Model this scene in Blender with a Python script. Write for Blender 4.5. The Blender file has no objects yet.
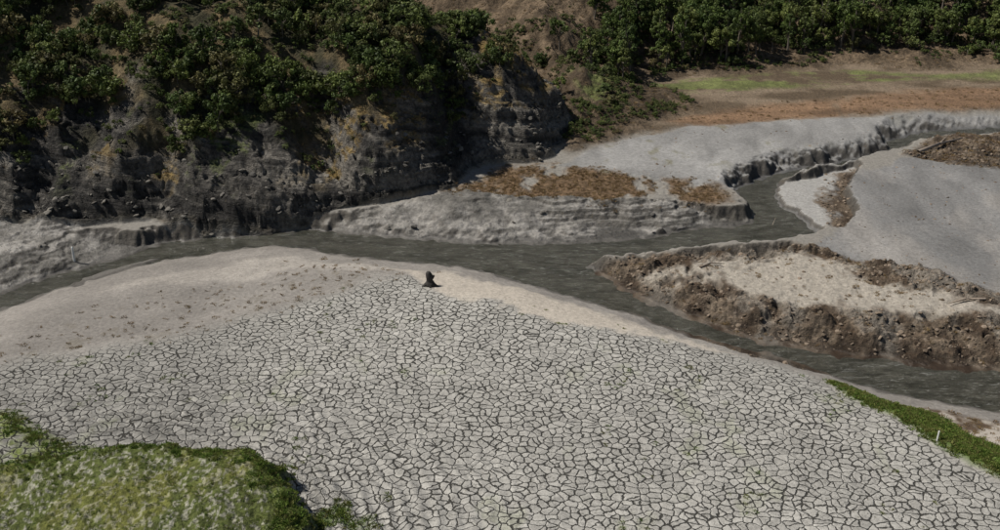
import bpy, math, random
import numpy as np
from mathutils import Vector
random.seed(7); rng=np.random.default_rng(11)
scene=bpy.context.scene
f32=np.float32
# ---------------------------------------------------------------- survey (metres, flat valley floor z=0)
H=40.0; F=1065.0; TH=math.radians(25); S=math.sin(TH); C=math.cos(TH)
def P(u,v,z=0.0):
    y=(265-v)/F; t=(H-z)/(S-y*C); return ((u-500)/F*t,(C+y*S)*t)
def PL(l,z=0.0): return [P(u,v,z) for u,v in l]
# ---------------------------------------------------------------- noise
def _h(ix,iy,seed):
    h=(ix.astype(np.uint32)*np.uint32(374761393))^(iy.astype(np.uint32)*np.uint32(668265263))^np.uint32((seed*2246822519)&0xffffffff)
    h=(h^(h>>np.uint32(13)))*np.uint32(1274126177); h=h^(h>>np.uint32(16))
    return (h&np.uint32(0xffffff)).astype(f32)/f32(8388607.5)-f32(1)
def vn(x,y,seed):
    fx=np.floor(x); fy=np.floor(y); ix=fx.astype(np.int64); iy=fy.astype(np.int64)
    a=(x-fx).astype(f32); b=(y-fy).astype(f32)
    a=a*a*a*(a*(a*6-15)+10); b=b*b*b*(b*(b*6-15)+10)
    n00=_h(ix,iy,seed);n10=_h(ix+1,iy,seed);n01=_h(ix,iy+1,seed);n11=_h(ix+1,iy+1,seed)
    return (n00*(1-a)+n10*a)*(1-b)+(n01*(1-a)+n11*a)*b
def fbm(x,y,o,seed,g=.5,rot=True):
    s=0;amp=1.;tot=0
    if rot: x,y=x*.866+y*.5,y*.866-x*.5
    for i in range(o):
        s=s+amp*vn(x,y,seed+i*17); tot+=amp; amp*=g
        x,y=(x*1.62-y*1.18)+3.1,(x*1.18+y*1.62)-7.7
    return s/tot*1.5
def sm(a,b,x):
    t=np.clip((x-a)/(b-a),0,1); return t*t*(3-2*t)
def sd(poly,x,y):
    d2=np.full(x.shape,1e12,f32); ins=np.zeros(x.shape,bool); n=len(poly)
    for i in range(n):
        ax,ay=poly[i];bx,by=poly[(i+1)%n]; ex,ey=bx-ax,by-ay
        wx=x-f32(ax);wy=y-f32(ay); t=np.clip((wx*ex+wy*ey)/(ex*ex+ey*ey+1e-9),0,1)
        d2=np.minimum(d2,(wx-ex*t)**2+(wy-ey*t)**2)
        if by!=ay: ins^=((ay>y)!=(by>y))&(wx<ex*wy/(by-ay))
    d=np.sqrt(d2); return np.where(ins,d,-d).astype(f32)
def terr(v,s,k):
    q=v/s; n=np.floor(q); fr=q-n
    return s*(n+np.clip((fr-k)/(1-k),0,1)**1.5)
def mix(c,col,m):
    m=m[...,None]; return c*(1-m)+np.array(col,f32)*m
def mixf(c,col,m):
    m=m[...,None]; return c*(1-m)+col*m
# ---------------------------------------------------------------- plan outlines
farb=[(-500,430),(-60,312),(0,294),(60,273),(100,262),(150,247),(210,238),(270,232),(310,229),(400,237),(470,242),(560,244),(640,239),(700,229),(745,223),(749,212),(738,200),(732,188),(760,178),(800,168),(860,158),(888,150),(885,141),(920,133),(1000,127),(1400,110)]
nearA=[(1400,118),(1000,134),(930,141),(903,150),(895,156),(850,166),(800,178),(778,185),(780,200),(795,215),(815,230),(812,240),(790,246),(700,256),(640,262),(590,266),(610,281),(650,303),(700,322),(760,342),(830,356),(900,363),(1000,373),(1400,410)]
nearB=[(1400,470),(1080,425),(1000,411),(920,401),(860,387),(800,365),(740,350),(690,338),(640,320),(590,303),(540,288),(480,275),(430,265),(380,258),(320,252),(270,247),(220,253),(160,262),(120,271),(60,290),(0,311),(-60,338),(-500,485)]
RIVER=PL(farb+nearA+nearB,-1.5)
NEAR=PL(nearB,-1.5)+[(-140,20),(140,20)]
HILLA=PL([(-900,300),(0,232),(100,227),(160,234),(210,236),(300,226),(345,214),(390,204),(440,188),(500,172),(550,160),(588,150)])+[(12,126),(5,140),(-16,160),(-70,205),(-600,420),(-600,150)]
HILLB=PL([(560,152),(640,132),(700,114),(685,98),(655,84),(700,76),(850,67),(950,70),(1100,68),(1500,62)])+[(500,200),(3000,1500),(2000,4500),(-2000,4500),(-2500,1500),(-400,350),(-100,200),(-15,150)]
ISLAND=PL([(560,262),(640,252),(700,250),(790,240),(850,256),(930,270),(1000,293),(1400,330),(1400,410),(1000,377),(900,367),(830,360),(760,346),(700,326),(650,307),(600,286)])
ISL_PALE=PL([(640,270),(720,258),(800,252),(850,262),(870,276),(920,292),(1010,304),(1100,318),(1100,326),(1000,324),(930,320),(860,312),(790,307),(740,294),(690,284)])
RFLAT=PL([(852,172),(905,160),(960,161),(1400,178),(1400,335),(1000,293),(930,272),(850,258),(812,247),(834,235),(851,215),(840,195)])
LOWT=PL([(778,186),(850,166),(856,172),(842,195),(853,215),(836,236),(815,228),(795,214),(780,200)],-1.0)
LEDGE=PL([(300,230),(345,214),(400,200),(450,192),(560,204),(700,202),(740,205),(750,222),(700,229),(640,239),(560,244),(400,237)])
LLEDGE=PL([(-400,255),(0,230),(100,226),(160,234),(205,238),(150,247),(100,262),(0,294),(-300,385)])
UFLAT=PL([(555,168),(600,145),(690,128),(830,120),(870,119),(930,114),(1400,94),(1400,106),(1000,123),(885,138),(888,150),(850,158),(760,177),(735,188),(700,184),(620,177)])
BACKT=PL([(570,150),(610,138),(690,126),(830,118),(930,112),(1500,88),(1800,40),(600,40)])
BRVEG=PL([(440,192),(500,170),(545,164),(600,172),(650,178),(715,182),(722,197),(660,209),(600,209),(540,200),(480,198)])
REDF=PL([(670,122),(750,106),(850,98),(1000,84),(1500,50),(1500,86),(1000,106),(880,114),(830,119),(700,127)])
GR1=PL([(650,82),(760,77),(850,71),(930,75),(1000,73),(1300,68),(1300,72),(1000,77),(900,82),(780,90),(690,96),(655,91)])
GR2=PL([(568,92),(600,92),(628,104),(600,110),(575,104)],1.0)
BRR=PL([(905,157),(940,138),(1000,128),(1400,116),(1400,170),(1000,168),(950,163)])
CRACK=PL([(-60,385),(60,362),(130,346),(200,331),(280,309),(340,291),(385,274),(425,270),(440,292),(500,302),(560,314),(640,328),(700,341),(760,356),(820,377),(870,402),(930,432),(1000,472),(1300,640),(1300,900),(-600,900),(-600,500)])
CREAM=PL([(385,262),(430,266),(480,275),(540,288),(590,303),(640,320),(690,337),(740,350),(700,345),(640,332),(560,318),(500,306),(440,296),(420,276)])
CREAM2=PL([(170,268),(240,254),(300,252),(370,258),(400,266),(330,268),(240,274),(140,284),(90,292)])
GSTRIP=PL([(838,378),(870,388),(930,411),(1000,443),(1300,560),(1300,610),(1000,474),(940,442),(890,412),(850,392)])
RBANK=PL([(868,388),(920,402),(1000,412),(1300,450),(1300,560),(1000,443),(930,411)])
GCORN=PL([(-200,400),(0,414),(25,424),(55,452),(62,468),(0,474),(-200,500)])
MOUND=PL([(-400,500),(0,470),(60,460),(130,456),(200,458),(240,463),(264,476),(280,500),(288,530),(280,620),(240,760),(-500,800)],2.0)
MFOOT=PL([(230,462),(330,480),(375,520),(390,560),(330,700),(200,620)])
BAR=PL([(75,280),(105,269),(150,257),(165,257),(120,272),(80,285)],-1.4)
DEBL=[P(60,358),P(350,282)]
RAV=[(P(345,215),(-.35,.94),2.4,.55),(P(170,238),(-.25,.97),2.0,.4),(P(480,176),(-.5,.86),1.6,.3)]

def terrain(x,y):
    n7=fbm(x/7,y/7,3,1); n7b=fbm(x/7,y/7,3,5); n1=fbm(x*1.1,y*1.1,2,9); n1b=fbm(x*1.1,y*1.1,2,13)
    wx=x+.9*n7+.25*n1; wy=y+1.3*n7b+.35*n1b
    big=fbm(x/22,y/22,3,21); med=fbm(x/3,y/3,4,31); fine=fbm(x*2.2,y*2.2,3,41)
    M={}
    def m(name,poly,s=.6,warp=1.0):
        r=sd(poly,x+(wx-x)*warp,y+(wy-y)*warp); M[name]=r; return sm(-s,s,r)
    near=m('near',NEAR,1,.2)
    dR=-sd(RIVER,x+.45*n7+(.3-.22*near)*n1,y+.5*n7b+(.35-.25*near)*n1b)
    led=m('led',LEDGE,.8); lled=m('lled',LLEDGE,.8); isl=m('isl',ISLAND,.4,.5)
    slump=fbm(x/5,y/7,3,29)
    w=1.3*(1-near)+8*near; w=w+led*(5.5+3*slump)+lled*8+isl*(.9+1.2*sm(-.2,.6,slump))
    uf=m('uf',UFLAT,.6,.6)
    farr=sm(45,62,x)
    w=np.maximum(w+uf*(.7+1.8*slump)+farr*(1-near)*5,.7)
    q=np.clip(dR/w,0,1); base=1-(1-q)**1.7
    z=-1.5+1.5*base
    z=np.where(dR<0,-1.5-.6*sm(0,1.5,-dR),z)
    out=sm(0,4,dR)
    z=z+out*(.22*big+.05*med)
    zl=z+.9*sm(0,9,dR)+.18*med+.45*n7+.40*fbm(x/9,y/2.5,3,33)
    wl=.5+.5*np.clip(slump*2,-1,1)
    zl=(terr(zl,.27,.62)*.6+terr(zl,.5,.7)*.4)*wl+zl*(1-wl)+.04*fine
    L=np.clip(led+lled,0,1)*sm(0,.5,dR); z=z*(1-L)+zl*L
    z=z+.12*uf*sm(0,1.5+.9*n1,dR)+.15*fine*uf*sm(3,.5,dR)*sm(0,.5,dR)
    low=m('low',LOWT,.35,.8); z=z*(1-low)+np.minimum(z,-1.1+.10*med)*low
    br=m('brr',BRR,.8)
    pl_=m('pale',ISL_PALE,.8)
    rough=np.clip(isl*(1-.8*pl_)+br*.8+.3*low*sm(-3,-1,sd(RFLAT,x,y)),0,1)*sm(0,.8,dR)
    ridge=1-np.abs(fbm(x/2.6,y/1.8,4,131))*1.6
    zi=z-.65*sm(5.5,2.0,dR+1.5*n1+slump)*isl*sm(0,.5,dR); z=zi+rough*(.34*med+.18*fine+.40*ridge*sm(0,2.5,dR)-.15)
    z=np.where(dR>0,np.maximum(z,-1.47),z)
    bar=m('bar',BAR,.5,.4); z=np.maximum(z,-2.1+.68*bar)
    bv=m('bv',BRVEG,1.2); z=z+bv*(.15*med+.08*fine)
    (ax,ay),(bx,by)=DEBL; ex,ey=bx-ax,by-ay; L2=ex*ex+ey*ey
    t=np.clip(((wx-ax)*ex+(wy-ay)*ey)/L2,0,1); dl=np.sqrt((wx-ax-ex*t)**2+(wy-ay-ey*t)**2)
    cr=m('cr',CRACK,1.5)
    mo=sd(MOUND,wx,wy); M['mo']=mo
    cband=sm(-19,-4,mo)*cr
    cph=mo*1.0+1.0*n7+.25*n1
    z=z+cband*.06*np.sin(cph*6.283)
    M['cband']=cband*(.5+.5*np.sin(cph*6.283+1))
    z=z+2.2*(1-(1-np.clip((mo+1.6)/2.8,0,1))**2)+.16*med*sm(-1,1,mo)+.08*fine*sm(-1,1,mo)
    gc=m('gc',GCORN,1); mf=m('mf',MFOOT,1); gs=m('gs',GSTRIP,.5,.6); rb=m('rb',RBANK,.5,.6)
    z=z+.25*gc+.1*med*(gc+mf+gs)+.25*gs
    # --- hill A (rock spur)
    gx=x+3.2*fbm(x/14,y/14,2,61)+.7*fbm(x/3,y/3,3,71); gy=y+3.2*fbm(x/12,y/12,2,65)+.8*fbm(x/4,y/4,3,75)
    dA=sd(HILLA,gx,gy); a=np.maximum(dA,0)
    ch=7.4+2.2*fbm(x/19,y/40,2,81)
    hA=ch*(1-np.exp(-a/5.5))+.40*a
    rid=fbm(x/6,y/14,3,91)
    hA=hA*(1+.20*rid*np.exp(-a/18))+sm(6,20,a)*1.0*fbm(x/8,y/8,4,95)
    for (px,py),(dx,dy),rw,ra in RAV:
        off=(x-px)*dy-(y-py)*dx+1.5*n7+.4*n1; al=(x-px)*dx+(y-py)*dy
        hA=hA*(1-ra*np.exp(-(off/(rw+.06*np.maximum(al,0)))**2)*sm(17,6,al)*sm(-6,-2,al))
    rockm=sm(0,.8,dA)*sm(12+6*med,6.5+6*med,a+2*rid-sm(-14,0,x)*7)
    dB=sd(HILLB,wx+2*big,wy+2*fbm(x/18,y/18,3,25)); b=np.maximum(dB,0)
    hB=.16*b+.38*(np.log1p(np.exp(np.clip((b-9)/3,-20,20)))*3+np.maximum((b-9)/3-20,0)*3)
    hB=np.minimum(hB,70+.08*b)+sm(2,14,b)*1.6*fbm(x/10,y/10,4,99)
    hill=np.maximum(hA,hB)
    isA=(hA>=hB)&(hA>0)
    zz=z+hill
    dip=.15*x-.03*y+1.8*fbm(x/17,y/17,2,111)
    zr=zz+dip+.20*n1+.30*fbm(x/2.5,y/2.5,2,113)
    wv=np.clip(.62+.6*fbm(x/8,y/8,2,117),0,1)
    zt=terr(zr,1.9,.5)*.45+terr(zr+.5*n7,.62,.62)*.38*wv+(zz+dip)*(.55-.38*wv)-dip
    crag=np.abs(fbm(x/2.2+y/8,(zz+dip)/.9,3,119))
    zt=zt-.28*sm(.18,.0,crag)+.12*fbm(x*1.7,y*1.7,3,115)
    rk=rockm*isA
    zz=zz*(1-rk)+zt*rk
    zz=zz+(~isA)*sm(1,5,dB)*(.25*med+.1*fine)
    M.update(dR=dR,dA=dA,dB=dB,isA=isA,rk=rk,strat=zt+dip,near_=near,L=L,ll=lled,cr_=cr,isl_=isl,low_=low,uf_=uf,rough=rough,bv_=bv,br_=br,gc_=gc,mf_=mf,gs_=gs,rb_=rb,dl=dl,med=med,fine=fine,big=big,n1=n1,n7=n7,wx=wx,wy=wy,hA=hA,ridge=ridge,rid=rid,crag=crag)
    return zz,M
# ---------------------------------------------------------------- grid
s_in=np.linspace(-.52,.52,1120); s_o=.52*np.exp(np.linspace(0,1.9,50))[1:]
s=np.concatenate([-s_o[::-1],s_in,s_o])
ys=[];yy=2.0
while yy<6000:
    ys.append(yy)
    if yy<38: st=.6
    elif yy<86: st=.14
    elif yy<118: st=.105
    elif yy<185: st=.26
    else: st=yy*.02
    yy+=st
ys=np.array(ys)
X=(s[None,:]*(ys[:,None]+20)).astype(f32); Y=np.repeat(ys[:,None],len(s),1).astype(f32)
Z,M=terrain(X,Y)
nr,nc=X.shape
dzx=np.gradient(Z,axis=1)/np.gradient(X,axis=1)
dzy=np.gradient(Z,axis=0)/np.gradient(Y,axis=0)
slope=np.sqrt(dzx**2+dzy**2)
# ---------------------------------------------------------------- colours (albedo)
med,fine,big,n1=M['med'],M['fine'],M['big'],M['n1']
blot=fbm(X/4.5,Y/9,4,201); blot2=fbm(X/1.3,Y/1.8,4,211); blot3=fbm(X*2.5,Y*2.5,3,221)
col=np.zeros(X.shape+(3,),f32)+np.array((.21,.195,.17),f32)
col=mix(col,(.222,.203,.180),M['near_'])
c2=sm(-.8,.8,sd(CREAM2,M['wx'],M['wy']))
col=mix(col,(.33,.30,.262),c2*.8)
nst=fbm(X/6+Y/14,Y/2.2-X/5,4,233)
col=col*(1+.16*nst*M['near_'])[...,None]
col=mix(col,(.235,.228,.215),M['uf_'])
rfd=sd(RFLAT,M['wx'],M['wy']); rf=sm(-.5,.5,rfd)
col=mix(col,(.175,.170,.162),rf)
col=mix(col,(.25,.23,.205),rf*sm(.0,.7,blot)*.55)
col=mix(col,(.30,.29,.27),M['low_']*.9)
streak=fbm(X/2.2+blot,Y/7-X/20,4,231)
fl=np.clip(M['uf_']+rf,0,1)
col=col*(1+.22*streak*fl+.14*blot*fl)[...,None]
brown=mixf(np.zeros_like(col)+np.array((.080,.054,.034),f32),np.array((.21,.16,.112),f32),sm(-.5,.7,blot2+.3*M['ridge']-.1))
isl=M['isl_']; pale=sm(-.7,1.2,M['pale']+1.2*blot2)
col=mixf(col,brown,isl)
col=mix(col,(.33,.295,.245),isl*pale*sm(-.75,.05,.35-np.abs(blot2)*.5+.4*blot))
col=mix(col,(.27,.24,.20),isl*(1-pale)*sm(.15,.6,blot+.4*blot2)*.7)
col=mixf(col,brown*.9,M['br_'])
lowedge=M['low_']*sm(-3.2,-1.0,rfd+1.5*blot2)
col=mixf(col,brown*.6,lowedge)
bt=sm(-1.5,1.0,sd(BACKT,M['wx'],M['wy']))*(1-M['uf_'])*sm(2,5,M['dR'])
bcol=mixf(np.zeros_like(col)+np.array((.10,.072,.045),f32),np.array((.21,.16,.11),f32),sm(-.6,.6,fbm(X/9,Y/3,4,237)+.3*blot2))
col=mixf(col,bcol,bt)
bvm=M['bv_']*sm(-.75,-.05,blot+.6*blot2+.15)
col=mixf(col,np.array((.15,.098,.055),f32)*(1+.3*blot3)[...,None],bvm)
sc=fl*sm(.3,.75,blot2*.6+blot)*sm(0,6,M['dR'])*sm(150,125,Y)
col=mix(col,(.14,.13,.07),sc*.6*M['uf_'])
ledc=mixf(np.zeros_like(col)+np.array((.13,.122,.108),f32),np.array((.29,.272,.245),f32),sm(-.5,.5,fbm(Z*5,X/14+Y/30,3,241)*.6+blot2*.5))
ledc=ledc*(1+.15*M['ll'])[...,None]
col=mixf(col,ledc,M['L'])
steep=sm(.45,1.1,slope)*(1-M['isA'])*(M['dR']<12)*(1-M['near_'])*(M['dB']<0)
col=mixf(col,np.array((.055,.048,.039),f32)*(1+.4*blot2)[...,None],steep*(.85-.45*isl-.2*M['L']))  # steep bank and ledge faces: shade painted in with a dark damp-mud tone
rough2=sm(-2,3,M['dB'])*(~M['isA'])
hb=mixf(np.zeros_like(col)+np.array((.070,.050,.030),f32),np.array((.18,.13,.082),f32),sm(-.5,.6,blot2*.6+blot*.5))
col=mixf(col,hb,rough2)
redm=sm(-1.5,1.5,sd(REDF,M['wx'],M['wy']))
rn=fbm(X/14,Y/2.5,4,239)
col=mixf(col,np.array((.205,.125,.072),f32)*(1+.35*rn+.12*blot2)[...,None],redm*sm(-.9,-.2,blot+.3)*.9)
g1=sm(-1.2,1.2,sd(GR1,M['wx'],M['wy']))*sm(-.4,.3,blot2*.4+rn+.1)
g2=sm(-.8,.8,sd(GR2,M['wx'],M['wy']))*sm(-.4,.3,blot2+.1)
col=mixf(col,np.array((.125,.145,.045),f32)*(1+.35*blot2)[...,None],np.clip(g1+g2,0,1)*.85)
a=M['dA']
hs=mixf(np.zeros_like(col)+np.array((.045,.042,.022),f32),np.array((.15,.11,.056),f32),sm(-.4,.6,blot2*.6+blot*.6))
onA=sm(0,.8,a)*M['isA']
col=mixf(col,hs,onA)
strat=M['strat']
sb=fbm(strat*2.4,X/22+Y/30,3,251,rot=False)*.75+fbm(strat*.7,X/16,2,261,rot=False)*.5+.30*blot2
rc=mixf(np.zeros_like(col)+np.array((.042,.039,.035),f32),np.array((.215,.195,.165),f32),sm(-.5,.95,sb+.6*blot))
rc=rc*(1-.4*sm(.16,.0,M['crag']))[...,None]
col=mixf(col,rc,M['rk'])
och=M['rk']*sm(2,5,a)*sm(.05,.4,blot+.35*blot2)*sm(2.2,.9,slope)
col=mixf(col,np.array((.25,.17,.055),f32)*(1+.3*blot3)[...,None],och*.8)
gA=M['rk']*sm(1,4,a)*sm(.4,.7,-blot+.3*blot2)*sm(2,1,slope)
col=mix(col,(.10,.12,.035),gA*.8)
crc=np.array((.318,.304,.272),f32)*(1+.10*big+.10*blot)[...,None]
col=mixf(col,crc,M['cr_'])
cm=sm(-.6,.5,sd(CREAM,M['wx'],M['wy']+.6*blot2))
col=mix(col,(.43,.38,.315),cm*.85)
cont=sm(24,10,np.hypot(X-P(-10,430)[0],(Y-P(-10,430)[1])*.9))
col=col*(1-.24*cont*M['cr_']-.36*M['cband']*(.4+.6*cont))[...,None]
dlm=sm(1.3,.2,M['dl']+.9*blot2)*sm(.1,.5,blot2+.1)*sm(-.1,.5,blot+.2)
col=mix(col,(.12,.105,.07),dlm*.7)
dl2=M['near_']*(1-M['cr_'])*sm(.35,.7,blot2+.3*blot)*sm(9,2,M['dl'])*.4
col=mix(col,(.14,.12,.085),dl2)
gf=M['cr_']*sm(.4,.95,blot2*.7+blot*.6)*sm(85,60,Y)
col=mix(col,(.20,.22,.11),gf*.3)
rb=M['rb_']; col=mixf(col,mixf(brown*1.0,np.array((.36,.32,.27),f32),sm(-.3,.4,blot2+.1)),rb)
grn=np.array((.105,.155,.030),f32)*(1+.35*blot3)[...,None]
col=mixf(col,grn,np.clip(M['gs_'],0,1)*sm(-.8,.0,blot2+.45))
mo=sm(-1.4,-.3,M['mo'])
spk=fbm(X*5,Y*4,2,271)
mc=mixf(np.zeros_like(col)+np.array((.10,.118,.032),f32),np.array((.38,.365,.29),f32),sm(.20,.36,spk*.9+.30*blot3+.15*blot)*sm(-.8,1.2,M['mo'])*.8)
mc=mixf(mc,np.array((.18,.17,.038),f32),sm(.1,.6,blot+.3*blot2)*.5)
mc=mixf(mc,np.array((.12,.155,.03),f32)*(1+.3*blot3)[...,None],sm(1.6,.3,M['mo']+.7*blot2)*.8)
col=mixf(col,mc,mo)
col=mixf(col,grn*np.array((1.25,1.05,1.0),f32),M['gc_']*sm(-.7,.1,blot2+.3)*.9)
col=mixf(col,grn*.9,M['mf_']*(1-mo)*sm(.1,.5,blot2)*.8)
wet=np.clip(sm(.30,.03,Z+1.5),0,1)
col=col*(1-.55*wet)[...,None]
col=np.clip(col,.01,.8)
crack=np.clip(M['cr_']*(1-mo)*(1-cm*.9)*(1-M['gs_'])*(1-rb),0,1)
edge=sm(0,7,M['cr'])
crack=crack*(.55+.45*edge)
small=np.clip(M['uf_']+rf*.8+M['near_']*(1-M['cr_']),0,1)*.22
rug=np.clip(M['rk']+M['rough']+onA*.6+rough2*.7+mo*.6+bvm*.7+M['L']*.35+M['mf_']*.5+bt*.4,0,1)+.12

me=bpy.data.meshes.new("ground"); N=nr*nc
me.vertices.add(N); me.vertices.foreach_set("co",np.stack([X,Y,Z],-1).astype(f32).ravel())
i=np.arange(nr-1)[:,None]*nc+np.arange(nc-1)[None,:]
q=np.stack([i,i+1,i+nc+1,i+nc],-1).reshape(-1,4).astype(np.int32)
me.loops.add(q.size); me.loops.foreach_set("vertex_index",q.ravel())
me.polygons.add(len(q)); me.polygons.foreach_set("loop_start",np.arange(0,q.size,4,dtype=np.int32))
me.polygons.foreach_set("use_smooth",np.ones(len(q),bool))
me.update(calc_edges=True)
def fattr(name,a):
    at=me.attributes.new(name,'FLOAT','POINT'); at.data.foreach_set("value",a.astype(f32).ravel())
ca=me.attributes.new("Col",'FLOAT_COLOR','POINT')
ca.data.foreach_set("color",np.concatenate([col,np.ones(X.shape+(1,),f32)],-1).astype(f32).ravel())
fattr("crack",crack);fattr("hair",small);fattr("rug",rug);fattr("wet",wet);fattr("rock",M['rk'])
ground=bpy.data.objects.new("ground",me); scene.collection.objects.link(ground)

# ---------------------------------------------------------------- node helper
def newmat(name):
    m=bpy.data.materials.new(name); m.use_nodes=True; nt=m.node_tree; nt.nodes.clear()
    out=nt.nodes.new("ShaderNodeOutputMaterial"); b=nt.nodes.new("ShaderNodeBsdfPrincipled"); nt.links.new(b.outputs[0],out.inputs[0])
    return m,nt,b
class G:
    def __init__(s,nt): s.nt=nt
    def n(s,t,**k):
        x=s.nt.nodes.new(t)
        for a,v in k.items(): setattr(x,a,v)
        return x
    def l(s,a,b): s.nt.links.new(a,b)
    def setin(s,sock,v):
        if isinstance(v,bpy.types.NodeSocket): s.l(v,sock)
        else: sock.default_value=v
    def math(s,op,a,b=0.0,c=0.0,clamp=False):
        x=s.n("ShaderNodeMath",operation=op,use_clamp=clamp); s.setin(x.inputs[0],a); s.setin(x.inputs[1],b); s.setin(x.inputs[2],c); return x.outputs[0]
    def attr(s,name,out="Fac"): return s.n("ShaderNodeAttribute",attribute_name=name).outputs[out]
    def noise(s,vec,scale,det=4,rough=.55,dist=0):
        x=s.n("ShaderNodeTexNoise"); s.l(vec,x.inputs["Vector"]); x.inputs["Scale"].default_value=scale; x.inputs["Detail"].default_value=det; x.inputs["Roughness"].default_value=rough; x.inputs["Distortion"].default_value=dist; return x
    def mr(s,v,a,b,c,d,smooth=False):
        x=s.n("ShaderNodeMapRange"); 
        if smooth: x.interpolation_type='SMOOTHSTEP'
        s.setin(x.inputs[0],v)
        for k,val in zip((1,2,3,4),(a,b,c,d)): s.setin(x.inputs[k],val)
        return x.outputs[0]
    def mixc(s,f,a,b,mode='MIX'):
        x=s.n("ShaderNodeMix",data_type='RGBA',blend_type=mode); s.setin(x.inputs[0],f); s.setin(x.inputs[6],a); s.setin(x.inputs[7],b); return x.outputs[2]
    def vm(s,op,a,b=None,sc=None):
        x=s.n("ShaderNodeVectorMath",operation=op); s.setin(x.inputs[0],a)
        if b is not None: s.setin(x.inputs[1],b)
        if sc is not None: s.setin(x.inputs[3],sc)
        return x.outputs[0]
m,nt,b=newmat("valley_ground"); g=G(nt)
pos=g.n("ShaderNodeNewGeometry").outputs["Position"]
flat=g.vm('MULTIPLY',pos,(1,1,0))
w1=g.vm('SUBTRACT',g.noise(flat,.9,2).outputs["Color"],(.5,.5,.5))
w2=g.vm('SUBTRACT',g.noise(flat,6,3).outputs["Color"],(.5,.5,.5))
wp=g.vm('ADD',flat,g.vm('SCALE',w1,sc=.75)); wp=g.vm('ADD',wp,g.vm('SCALE',w2,sc=.20)); wp=g.vm('MULTIPLY',wp,(1,1,0))
def voro(vec,scale,rand=1.0):
    x=g.n("ShaderNodeTexVoronoi",feature='DISTANCE_TO_EDGE',voronoi_dimensions='2D'); g.l(vec,x.inputs["Vector"]); x.inputs["Scale"].default_value=scale; x.inputs["Randomness"].default_value=rand; return x.outputs["Distance"]
SC=1.65
v1=voro(wp,SC,1.0); v2=voro(wp,3.6,1.0); v3=voro(wp,6.0,1.0)
nw=g.noise(flat,.35,3).outputs["Fac"]; nb=g.noise(flat,1.3,2).outputs["Fac"]
cattr=g.attr("crack")
wd=g.math('MULTIPLY',g.mr(nw,.3,.7,.055,.125),g.mr(nb,.3,.7,.55,1.45))
c1=g.mr(v1,wd,g.math('MULTIPLY',wd,.4),0,1,True)
wd2=g.mr(nb,.47,.74,0.0,.08)
c2_=g.mr(v2,wd2,-.012,0,1,True)
c1=g.math('MULTIPLY',c1,g.mr(cattr,.1,.6,0,1))
c2m=g.math('MULTIPLY',g.math('MULTIPLY',c2_,.75),g.mr(cattr,.2,.9,0,1))
ck=g.math('MAXIMUM',c1,c2m,clamp=True)
hair=g.math('MULTIPLY',g.mr(v3,.03,.0,0,1),g.attr("hair"))
colr=g.attr("Col","Color")
vcell=g.n("ShaderNodeTexVoronoi",feature='F1',voronoi_dimensions='2D'); g.l(wp,vcell.inputs["Vector"]); vcell.inputs["Scale"].default_value=SC; vcell.inputs["Randomness"].default_value=1.0
cellv=g.n("ShaderNodeSeparateColor"); g.l(vcell.outputs["Color"],cellv.inputs[0])
tile=g.math('ADD',1.0,g.math('MULTIPLY',g.math('MULTIPLY',g.math('SUBTRACT',cellv.outputs[0],.5),.24),cattr))
nf=g.noise(pos,3.2,4,.65).outputs["Fac"]; nff=g.noise(pos,14,3,.6).outputs["Fac"]
var=g.math('MULTIPLY',g.mr(nf,.3,.7,.80,1.20),g.mr(nff,.3,.7,.86,1.14))
rug_=g.attr("rug")
nr_=g.noise(pos,1.6,6,.75).outputs["Fac"]
rv=g.mr(nr_,.32,.68,.40,1.55); var=g.math('MULTIPLY',var,g.math('ADD',1.0,g.math('MULTIPLY',g.math('SUBTRACT',rv,1.0),g.math('MULTIPLY',rug_,.75))))
var=g.math('MULTIPLY',var,tile)
cc=g.n("ShaderNodeCombineColor"); [g.l(var,cc.inputs[k]) for k in range(3)]
c=g.mixc(1.0,colr,cc.outputs[0],'MULTIPLY')
sp=g.n("ShaderNodeTexVoronoi",feature='F1',voronoi_dimensions='2D'); g.l(flat,sp.inputs["Vector"]); sp.inputs["Scale"].default_value=1.3
spm=g.math('MULTIPLY',g.mr(sp.outputs["Distance"],.10,.04,0,1),g.mr(g.noise(flat,.12,3).outputs["Fac"],.45,.60,0,.8))
c=g.mixc(spm,c,(.10,.085,.055,1))
rim=g.math('MULTIPLY',g.mr(v1,.26,.11,0,1,True),cattr)
c=g.mixc(g.math('MULTIPLY',rim,.16),c,(.46,.44,.40,1))
c=g.mixc(g.math('MULTIPLY',ck,.96),c,(.028,.026,.021,1))  # dark crack colour: depth shade painted in, along with damp soil
c=g.mixc(hair,c,(.12,.11,.09,1))
g.l(c,b.inputs["Base Color"])
b.inputs["Specular IOR Level"].default_value=.25
g.l(g.mr(g.attr("wet"),0,1,.93,.35),b.inputs["Roughness"])
hgt=g.math('ADD',g.math('MULTIPLY',nf,g.math('MULTIPLY',rug_,.30)),g.math('MULTIPLY',nr_,g.math('MULTIPLY',rug_,.5)))
hgt=g.math('ADD',hgt,g.math('MULTIPLY',nff,.03))
sx=g.n("ShaderNodeSeparateXYZ"); g.l(pos,sx.inputs[0])
bed=g.math('ADD',sx.outputs[2],g.math('MULTIPLY',sx.outputs[0],.15))
cb=g.n("ShaderNodeCombineXYZ"); g.l(g.math('MULTIPLY',sx.outputs[0],.28),cb.inputs[0]); g.l(g.math('MULTIPLY',sx.outputs[1],.28),cb.inputs[1]); g.l(g.math('MULTIPLY',bed,4.6),cb.inputs[2])
bn=g.noise(cb.outputs[0],1.0,4,.65,.7).outputs["Fac"]
hgt=g.math('ADD',hgt,g.math('MULTIPLY',g.math('MULTIPLY',bn,g.attr("rock")),.8))
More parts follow.
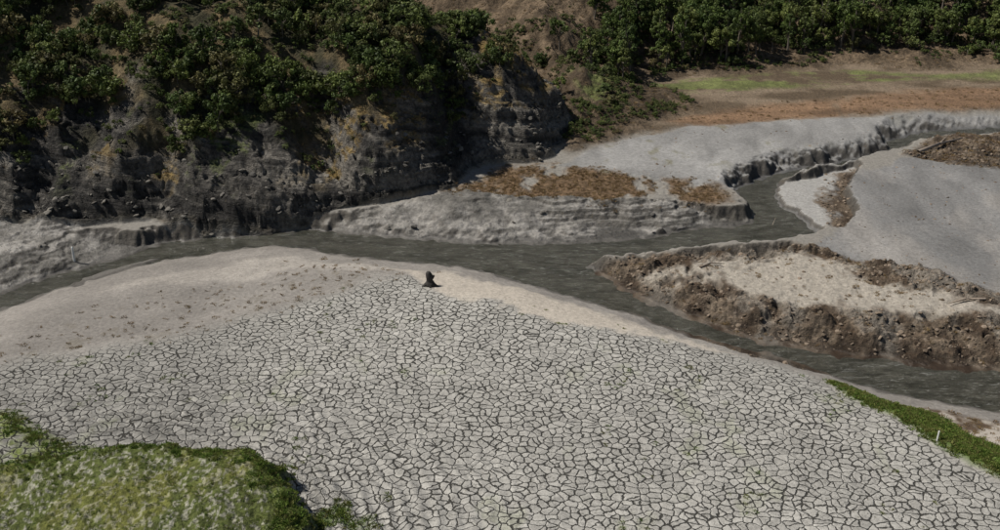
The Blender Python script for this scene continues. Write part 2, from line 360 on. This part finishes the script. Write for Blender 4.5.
hgt=g.math('SUBTRACT',hgt,g.math('MULTIPLY',ck,.10))
hgt=g.math('ADD',hgt,g.math('MULTIPLY',g.mr(v1,0,.2,0,1,True),g.math('MULTIPLY',cattr,.02)))
bp=g.n("ShaderNodeBump"); g.l(hgt,bp.inputs["Height"]); bp.inputs["Distance"].default_value=1.0; bp.inputs["Strength"].default_value=.85
g.l(bp.outputs[0],b.inputs["Normal"])
me.materials.append(m)
# ---------------------------------------------------------------- river water
m,nt,b=newmat("river_water"); g=G(nt)
pos=g.n("ShaderNodeNewGeometry").outputs["Position"]
n=g.noise(g.vm('MULTIPLY',pos,(.35,.9,1)),.7,5,.65,1.4).outputs["Fac"]
c=g.mixc(g.mr(n,.35,.65,0,1),(.032,.032,.023,1),(.088,.085,.066,1))
n2=g.noise(g.vm('MULTIPLY',pos,(.5,1.9,1)),1.5,6,.72,1.3).outputs["Fac"]
c=g.mixc(g.mr(n2,.55,.68,0,.6),c,(.27,.27,.25,1))
c=g.mixc(g.mr(n2,.46,.34,0,.7),c,(.018,.018,.014,1))
g.l(c,b.inputs["Base Color"]); b.inputs["Roughness"].default_value=.10; b.inputs["IOR"].default_value=1.33
h=g.math('ADD',g.math('MULTIPLY',g.noise(g.vm('MULTIPLY',pos,(.8,1.8,1)),2.0,5,.68,.8).outputs["Fac"],.38),g.math('MULTIPLY',g.noise(pos,9,3).outputs["Fac"],.05))
bp=g.n("ShaderNodeBump"); g.l(h,bp.inputs["Height"]); bp.inputs["Strength"].default_value=.9; bp.inputs["Distance"].default_value=1; g.l(bp.outputs[0],b.inputs["Normal"])
wm=bpy.data.meshes.new("river_water"); wm.from_pydata([(-180,30,-1.5),(220,30,-1.5),(220,240,-1.5),(-180,240,-1.5)],[],[(0,1,2,3)]); wm.materials.append(m)
wo=bpy.data.objects.new("river_water",wm); scene.collection.objects.link(wo)

# ---------------------------------------------------------------- foliage materials
def leafmat(name,cols,rough=.6):
    m,nt,b=newmat(name); g=G(nt)
    r=g.n("ShaderNodeObjectInfo").outputs["Random"]
    cr=g.n("ShaderNodeValToRGB"); e=cr.color_ramp.elements
    e[0].position=0; e[0].color=cols[0]+(1,); e[1].position=1; e[1].color=cols[-1]+(1,)
    for k,cx in enumerate(cols[1:-1]): x=e.new((k+1)/(len(cols)-1)); x.color=cx+(1,)
    g.l(r,cr.inputs[0])
    v=g.attr("shade"); cc=g.n("ShaderNodeCombineColor"); [g.l(v,cc.inputs[k]) for k in range(3)]
    c=g.mixc(1.0,cr.outputs[0],cc.outputs[0],'MULTIPLY'); g.l(c,b.inputs["Base Color"]); b.inputs["Roughness"].default_value=rough; b.inputs["Specular IOR Level"].default_value=.2
    tr=g.n("ShaderNodeBsdfTranslucent"); g.l(c,tr.inputs[0]); ms=g.n("ShaderNodeMixShader"); ms.inputs[0].default_value=.2
    out=[n for n in nt.nodes if n.type=='OUTPUT_MATERIAL'][0]
    g.l(b.outputs[0],ms.inputs[1]); g.l(tr.outputs[0],ms.inputs[2]); g.l(ms.outputs[0],out.inputs[0]); return m
LM=leafmat("shrub_leaves",[(.042,.064,.017),(.080,.108,.026),(.105,.128,.032),(.052,.078,.022),(.12,.135,.042),(.065,.092,.024),(.13,.105,.045),(.06,.085,.024)])
LT=leafmat("tree_leaves",[(.050,.078,.021),(.095,.13,.031),(.068,.095,.026),(.13,.15,.042),(.078,.108,.029)])
GM=leafmat("grass_blades",[(.10,.16,.03),(.14,.20,.04),(.17,.19,.05),(.20,.19,.07)])
DM=leafmat("dry_grass_blades",[(.17,.11,.055),(.22,.15,.07),(.28,.20,.10),(.12,.085,.045)])
bm_,nt,b=newmat("bark"); g=G(nt); pos=g.n("ShaderNodeTexCoord").outputs["Object"]
g.l(g.mixc(g.noise(pos,8,5).outputs["Fac"],(.06,.05,.04,1),(.20,.17,.13,1)),b.inputs["Base Color"]); b.inputs["Roughness"].default_value=.9
def tube(V,Fc,p0,p1,r0,r1,n=6):
    p0=Vector(p0);p1=Vector(p1); d=(p1-p0).normalized(); a=d.orthogonal().normalized(); c=d.cross(a); o=len(V)
    for p,r in((p0,r0),(p1,r1)):
        for k in range(n):
            t=2*math.pi*k/n; V.append(tuple(p+a*math.cos(t)*r+c*math.sin(t)*r))
    for k in range(n): Fc.append((o+k,o+(k+1)%n,o+n+(k+1)%n,o+n+k))
    Fc.append(tuple(o+n+k for k in range(n)))
def mkobj(name,V,Fc,mats,midx=None,shade=None,coll=None,smooth=False):
    me=bpy.data.meshes.new(name); me.from_pydata(V,[],Fc)
    for m in mats: me.materials.append(m)
    if midx is not None: me.polygons.foreach_set("material_index",np.array(midx,np.int32))
    if shade is not None:
        at=me.attributes.new("shade",'FLOAT','FACE'); at.data.foreach_set("value",np.array(shade,f32))
    if smooth: me.polygons.foreach_set("use_smooth",np.ones(len(me.polygons),bool))
    me.update(); o=bpy.data.objects.new(name,me); (coll or scene.collection).objects.link(o); return o
def plant(name,seed,h,r,tr,nc_,nl,ls,leafm,coll):
    R=random.Random(seed); V=[];Fc=[];mi=[];sh=[]
    top=Vector((R.uniform(-.2,.2)*r,R.uniform(-.2,.2)*r,h*.6))
    base=Vector((0,0,-.3)); mid=Vector((R.uniform(-.1,.1)*r,R.uniform(-.1,.1)*r,max(tr,.25*h)))
    tube(V,Fc,base,mid,.05*h*.6,.035*h*.6); tube(V,Fc,mid,top,.035*h*.6,.015*h*.6)
    cl=[]
    for k in range(nc_):
        th=R.uniform(0,2*math.pi); ph=R.uniform(-.55,1)**1; rr=R.uniform(.4,1.15)
        c=Vector((math.cos(th)*r*rr*math.sqrt(max(.05,1-ph*ph*.8)),math.sin(th)*r*rr*math.sqrt(max(.05,1-ph*ph*.8)),tr+(h-tr)*(.5+.42*ph)))
        cl.append((c,R.uniform(.16,.38)*r,R.uniform(.5,1.5)))
        if k%2==0: tube(V,Fc,mid.lerp(top,R.random()),c,.018*h*.6,.006*h,4)
    mi=[0]*len(Fc); sh=[1]*len(Fc)
    for c,cr,cs in cl:
        for j in range(nl):
            d=Vector((R.gauss(0,1),R.gauss(0,1),R.gauss(0,.8))).normalized()*cr*R.uniform(.4,1.2)
            p=c+d
            if p.z<.05: p.z=.05
            nrm=(d.normalized()+Vector((R.uniform(-1,1),R.uniform(-1,1),R.uniform(-.3,1)))*.8).normalized()
            a=nrm.orthogonal().normalized(); bb=nrm.cross(a); t=R.uniform(0,6.28); a2=a*math.cos(t)+bb*math.sin(t); b2=nrm.cross(a2)
            L=ls*R.uniform(.6,1.3); W=L*.55; o=len(V)
            V+= [tuple(p-a2*L),tuple(p+b2*W),tuple(p+a2*L),tuple(p-b2*W)]; Fc.append((o,o+1,o+2,o+3)); mi.append(1); sh.append(cs*R.uniform(.65,1.35))
    return mkobj(name,V,Fc,[bm_,leafm],mi,sh,coll)
def tuft(name,seed,n,h,r,mat,coll):
    R=random.Random(seed);V=[];Fc=[];sh=[]
    for k in range(n):
        t=R.uniform(0,6.28); rr=r*math.sqrt(R.random()); p=Vector((math.cos(t)*rr,math.sin(t)*rr,-.03)); hh=h*R.uniform(.4,1); l=Vector((math.cos(t)*R.uniform(0,.6)*hh,math.sin(t)*R.uniform(0,.6)*hh,hh))
        t2=R.uniform(0,6.28); wv=Vector((math.cos(t2),math.sin(t2),0))*R.uniform(.02,.045); o=len(V)
        V+=[tuple(p-wv),tuple(p+wv),tuple(p+l*.6+wv*.7+Vector((0,0,.05))),tuple(p+l)]; Fc.append((o,o+1,o+2,o+3)); sh.append(R.uniform(.6,1.4))
    return mkobj(name,V,Fc,[mat],None,sh,coll)
def coll(n): return bpy.data.collections.new(n)
cS=coll("shrub_kinds")
for k in range(8): plant(f"shrub_{k}",k+1,random.uniform(1.7,3.4),random.uniform(1.0,1.7),.15,16,56,.14,LM,cS)
cT=coll("tree_kinds")
for k in range(7): plant(f"tree_{k}",k+51,random.uniform(4.5,7.5),random.uniform(1.2,2.0),1.5,28,56,.17,LT,cT)
cG=coll("grass_kinds")
for k in range(3): tuft(f"grass_{k}",k+80,45,.20,.25,GM,cG)
cD=coll("dry_grass_kinds")
for k in range(3): tuft(f"dry_{k}",k+90,50,.34,.35,DM,cD)
mc_,nt,b=newmat("earth_clod"); g=G(nt)
r=g.n("ShaderNodeObjectInfo").outputs["Random"]
g.l(g.mixc(r,(.07,.05,.03,1),(.22,.17,.125,1)),b.inputs["Base Color"]); b.inputs["Roughness"].default_value=.95
cC=coll("clod_kinds")
mr_,nt,b=newmat("cliff_stone"); g=G(nt); r=g.n("ShaderNodeObjectInfo").outputs["Random"]
g.l(g.mixc(r,(.05,.046,.04,1),(.17,.155,.13,1)),b.inputs["Base Color"]); b.inputs["Roughness"].default_value=.9
cR=coll("stone_kinds")
import bmesh
def lump(name,seed,mat,coll,flat=.6,j=.35):
    R=random.Random(seed); bm=bmesh.new(); bmesh.ops.create_icosphere(bm,subdivisions=2,radius=.5)
    sx,sy=R.uniform(.7,1.3),R.uniform(.7,1.3)
    for v in bm.verts:
        s_=1+R.uniform(-j,j)*.6; v.co=Vector((v.co.x*sx*s_,v.co.y*sy*s_,v.co.z*flat*s_))
    me=bpy.data.meshes.new(name); bm.to_mesh(me); bm.free(); me.materials.append(mat); o=bpy.data.objects.new(name,me); coll.objects.link(o)
for k in range(4): lump(f"clod_{k}",k,mc_,cC); lump(f"stone_{k}",k+9,mr_,cR,.45,.3)
def scatter(name,pts,rot,scl,idx,col_):
    me=bpy.data.meshes.new(name); me.vertices.add(len(pts)); me.vertices.foreach_set("co",np.array(pts,f32).ravel())
    for nm,ar in(("rot",rot),("scl",scl)):
        at=me.attributes.new(nm,'FLOAT_VECTOR','POINT'); at.data.foreach_set("vector",np.array(ar,f32).ravel())
    at=me.attributes.new("idx",'INT','POINT'); at.data.foreach_set("value",np.array(idx,np.int32))
    ob=bpy.data.objects.new(name,me); scene.collection.objects.link(ob)
    ng=bpy.data.node_groups.new(name,"GeometryNodeTree"); ng.interface.new_socket("Geometry",in_out='INPUT',socket_type='NodeSocketGeometry'); ng.interface.new_socket("Geometry",in_out='OUTPUT',socket_type='NodeSocketGeometry')
    N=ng.nodes; gi=N.new("NodeGroupInput"); go=N.new("NodeGroupOutput"); ip=N.new("GeometryNodeInstanceOnPoints"); ci=N.new("GeometryNodeCollectionInfo")
    ci.inputs["Collection"].default_value=col_; ci.inputs["Separate Children"].default_value=True; ci.inputs["Reset Children"].default_value=True
    def na(nm,t):
        x=N.new("GeometryNodeInputNamedAttribute"); x.data_type=t; x.inputs["Name"].default_value=nm; return x.outputs["Attribute"]
    L=ng.links; L.new(gi.outputs[0],ip.inputs["Points"]); L.new(ci.outputs[0],ip.inputs["Instance"]); ip.inputs["Pick Instance"].default_value=True
    L.new(na("idx",'INT'),ip.inputs["Instance Index"]); L.new(na("rot",'FLOAT_VECTOR'),ip.inputs["Rotation"]); L.new(na("scl",'FLOAT_VECTOR'),ip.inputs["Scale"]); L.new(ip.outputs[0],go.inputs[0])
    md=ob.modifiers.new("scatter",'NODES'); md.node_group=ng; return ob
area=(np.gradient(X,axis=1)*np.gradient(Y,axis=0))
frame=sm(.62,.5,np.abs(X/(Y+20)))*(Y<230)*(Y>40)
def pick(dens,n,sink=0):
    wgt=(np.clip(dens,0,None)*area*frame).ravel().astype(np.float64); tot=wgt.sum(); cs=np.cumsum(wgt)/tot
    ids=np.searchsorted(cs,rng.random(n)); ids=np.clip(ids,0,len(cs)-1)
    p=np.stack([X.ravel()[ids],Y.ravel()[ids],Z.ravel()[ids]-sink],-1); return p,ids,tot
def spread(name,dens,n,coll_,smin,smax,nk,zs=(.8,1.2),tilt=.1,sink=0,pw=1.0):
    p,ids,tot=pick(dens,n,sink); k=len(p)
    rot=np.stack([rng.normal(0,tilt,k),rng.normal(0,tilt,k),rng.uniform(0,6.28,k)],-1)
    sc_=smin+(smax-smin)*rng.random(k)**pw; scl=np.stack([sc_,sc_,sc_*rng.uniform(zs[0],zs[1],k)],-1)
    return scatter(name,p,rot,scl,rng.integers(0,nk,k),coll_)
clump=fbm(X/9,Y/9,3,301); clump2=fbm(X/3.5,Y/3.5,3,311)
dA=M['dA']
vis=sm(165,145,Y)
rightcut=sm(1,-6,X-.35*(Y-118)+3*clump)
shA=M['isA']*sm(5.5,9.0,dA+3.0*clump+1.5*clump2)*sm(-.35,.1,clump*.7+.7*clump2+.22)*vis*rightcut
spread("hillside_shrubs",shA,2100,cS,.40,1.20,8,(.8,1.3),.12,pw=1.5)
spread("low_scrub",M['isA']*sm(4,8,dA+3*clump2)*vis*(.25+.75*rightcut),3600,cS,.10,.36,8,(.7,1.1),.15)
brownslope=sm(4,11,X-.25*(Y-130)+3*clump)
fB=(~M['isA'])*sm(3,7,M['dB']+2*clump)*brownslope*sm(138,146,Y+3*clump)*sm(195,185,Y)
spread("hillside_forest",fB*sm(-.35,.1,clump2+.3),620,cT,.45,1.05,7,(.85,1.2),.06)
spread("forest_understory",fB+.05*(~M['isA'])*sm(2,5,M['dB'])*vis,1100,cS,.3,.95,8,(.7,1.1),.1)
spread("valley_edge_scrub",(~M['isA'])*sm(0,3,M['dB'])*sm(-.1,.5,clump2)*vis,1500,cS,.10,.30,8,(.6,1.0),.15)
spread("grass",M['gs_']+M['gc_']*.5*sm(-.4,.3,blot2)+M['mf_']*(1-mo)*.5*sm(.1,.4,blot2)+mo*.35*sm(1.6,.3,M['mo']+.7*blot2),7000,cG,.40,1.0,3,(.5,1.1),.2)
spread("moss_tufts",mo*sm(-.1,.4,blot3),4500,cG,.25,.5,3,(.3,.6),.2)
dg=bvm*1.0+isl*.25*sm(.0,.5,blot2)+redm*.10+och*.5+M['br_']*.5+rb*.4+rough2*.12
spread("dry_grass",dg*sm(.02,.3,M['dR'])*sm(190,170,Y),8000,cD,.25,.8,3,(.3,.8),.25)
spread("tideline_debris",dlm*M['near_']+.03*M['near_']*(1-M['cr_'])*sm(9,2,M['dl']),260,cD,.25,.8,3,(.3,.6),.3)
cd=M['rough']*sm(.1,1.0,M['dR'])*(1-.85*pale*isl)+lowedge*.5
spread("earth_clods",cd,5000,cC,.08,.40,4,(.6,1.2),.4,pw=2.8)
spread("mudflat_debris",(rf+M['uf_'])*sm(0,3,M['dR'])*sm(.1,.5,blot2),700,cC,.05,.28,4,(.3,.7),.4,pw=2.5)
spread("cliff_boulders",M['rk']*sm(6,1,dA)+.05*M['rk']+M['L']*.05,1400,cR,.10,.7,4,(.5,1.2),.4,pw=3)
spread("plain_weeds",M['cr_']*sm(.45,.8,blot2)*sm(.0,.5,clump),260,cG,.4,.9,3,(.4,.7),.2)
# ---------------------------------------------------------------- single objects
def gz(x,y): 
    z,_=terrain(np.array([[x]],f32),np.array([[y]],f32)); return float(z[0,0])
def at(u,v,z0=0):
    x,y=P(u,v,z0); z=gz(x,y)
    for _ in range(3): x,y=P(u,v,z); z=gz(x,y)
    return x,y,z
mb,nt,b=newmat("charred_wood"); g=G(nt); tc=g.n("ShaderNodeTexCoord").outputs["Object"]
g.l(g.mixc(g.noise(tc,6,5).outputs["Fac"],(.012,.011,.010,1),(.05,.042,.035,1)),b.inputs["Base Color"]); b.inputs["Roughness"].default_value=.85
def skin(name,verts,edges,rad,mat,loc):
    me=bpy.data.meshes.new(name); me.from_pydata(verts,edges,[]); o=bpy.data.objects.new(name,me); scene.collection.objects.link(o); o.location=loc
    md=o.modifiers.new("skin",'SKIN'); sv=me.skin_vertices[0].data if len(me.skin_vertices) else None
    if sv is None:
        bpy.context.view_layer.objects.active=o; sv=me.skin_vertices[0].data
    for k,r_ in enumerate(rad): sv[k].radius=(r_,r_*.9)
    sv[0].use_root=True
    s2=o.modifiers.new("sub",'SUBSURF'); s2.levels=2; s2.render_levels=2; me.materials.append(mat); return o
x,y,z=at(430,286)
skin("tree_stump",[(0,0,-.2),(0,0,.35),(-.03,0,.75),(-.10,.02,1.1),(-.16,.04,1.38),(.42,-.1,.12),(.8,-.15,-.05),(-.45,-.1,.1),(-.7,-.2,-.05),(.1,-.5,-.02),(.28,.05,.85),(.40,.08,1.02)],
     [(0,1),(1,2),(2,3),(3,4),(1,5),(5,6),(1,7),(7,8),(1,9),(2,10),(10,11)],[.36,.33,.31,.30,.22,.18,.07,.17,.07,.1,.16,.10],mb,(x,y,z))
mw,nt,b=newmat("white_paint"); g=G(nt); tc=g.n("ShaderNodeTexCoord").outputs["Object"]
g.l(g.mixc(g.noise(tc,5,4).outputs["Fac"],(.85,.85,.82,1),(.6,.58,.52,1)),b.inputs["Base Color"])
def post(u,v,h,r):
    x,y,z=at(u,v); V=[];Fc=[]; tube(V,Fc,(0,0,-.3),(0.03,0,h),r,r*.9,8); tube(V,Fc,(0.03,0,h+.002),(0.03,0,h+r),r*.9,r*.3,8)
    o=mkobj("marker_post",V,Fc,[mw]); o.location=(x,y,z)
post(75,265,1.3,.11); post(937,440,.7,.06)
ml,nt,b=newmat("driftwood"); g=G(nt); tc=g.n("ShaderNodeTexCoord").outputs["Object"]
g.l(g.mixc(g.noise(tc,5,5).outputs["Fac"],(.16,.12,.085,1),(.36,.30,.24,1)),b.inputs["Base Color"]); b.inputs["Roughness"].default_value=.9
for (u1,v1_,u2,v2_,r_) in [(918,152,962,140,.22),(985,300,948,306,.12),(700,268,722,266,.10),(768,235,775,228,.12)]:
    a_=Vector(at(u1,v1_)); b_=Vector(at(u2,v2_)); mid=(a_+b_)/2+Vector((0,.3,.25)); a_.z+=.1; b_.z+=.25
    V=[];Fc=[]; tube(V,Fc,a_-mid,Vector((0,0,0)),r_,r_*.8,8); tube(V,Fc,Vector((0,0,0)),b_-mid,r_*.8,r_*.35,8)
    br_=(b_-a_)*.15; tube(V,Fc,Vector((0,0,0)),br_+Vector((.3,.2,.9)),r_*.4,r_*.12,6)
    o=mkobj("driftwood_log",V,Fc,[ml],smooth=True); o.location=mid
# ---------------------------------------------------------------- light, sky, camera
sv=Vector((-.96,.10,0)).normalized(); el=math.radians(53); sun=Vector((sv.x*math.cos(el),sv.y*math.cos(el),math.sin(el)))
w=bpy.data.worlds.new("World"); scene.world=w; w.use_nodes=True; nt=w.node_tree; bg=nt.nodes["Background"]; sky=nt.nodes.new("ShaderNodeTexSky"); sky.sky_type='NISHITA'; sky.sun_disc=False; sky.sun_elevation=el; sky.sun_rotation=math.atan2(sv.x,sv.y); nt.links.new(sky.outputs[0],bg.inputs[0]); bg.inputs[1].default_value=.05
ld=bpy.data.lights.new("sun",'SUN'); ld.energy=5.0; ld.angle=math.radians(.5); ld.color=(1,.96,.90); lo=bpy.data.objects.new("sun",ld); lo.rotation_euler=sun.to_track_quat('Z','Y').to_euler(); scene.collection.objects.link(lo)
cd_=bpy.data.cameras.new("camera"); cd_.sensor_width=36; cd_.lens=36*F/1000; cd_.clip_end=9000; cd_.clip_start=.5; co=bpy.data.objects.new("camera",cd_); co.location=(0,0,H); co.rotation_euler=(math.radians(65),0,0); scene.collection.objects.link(co); scene.camera=co
scene.view_settings.view_transform='Standard'; scene.view_settings.look='None'; scene.view_settings.exposure=0
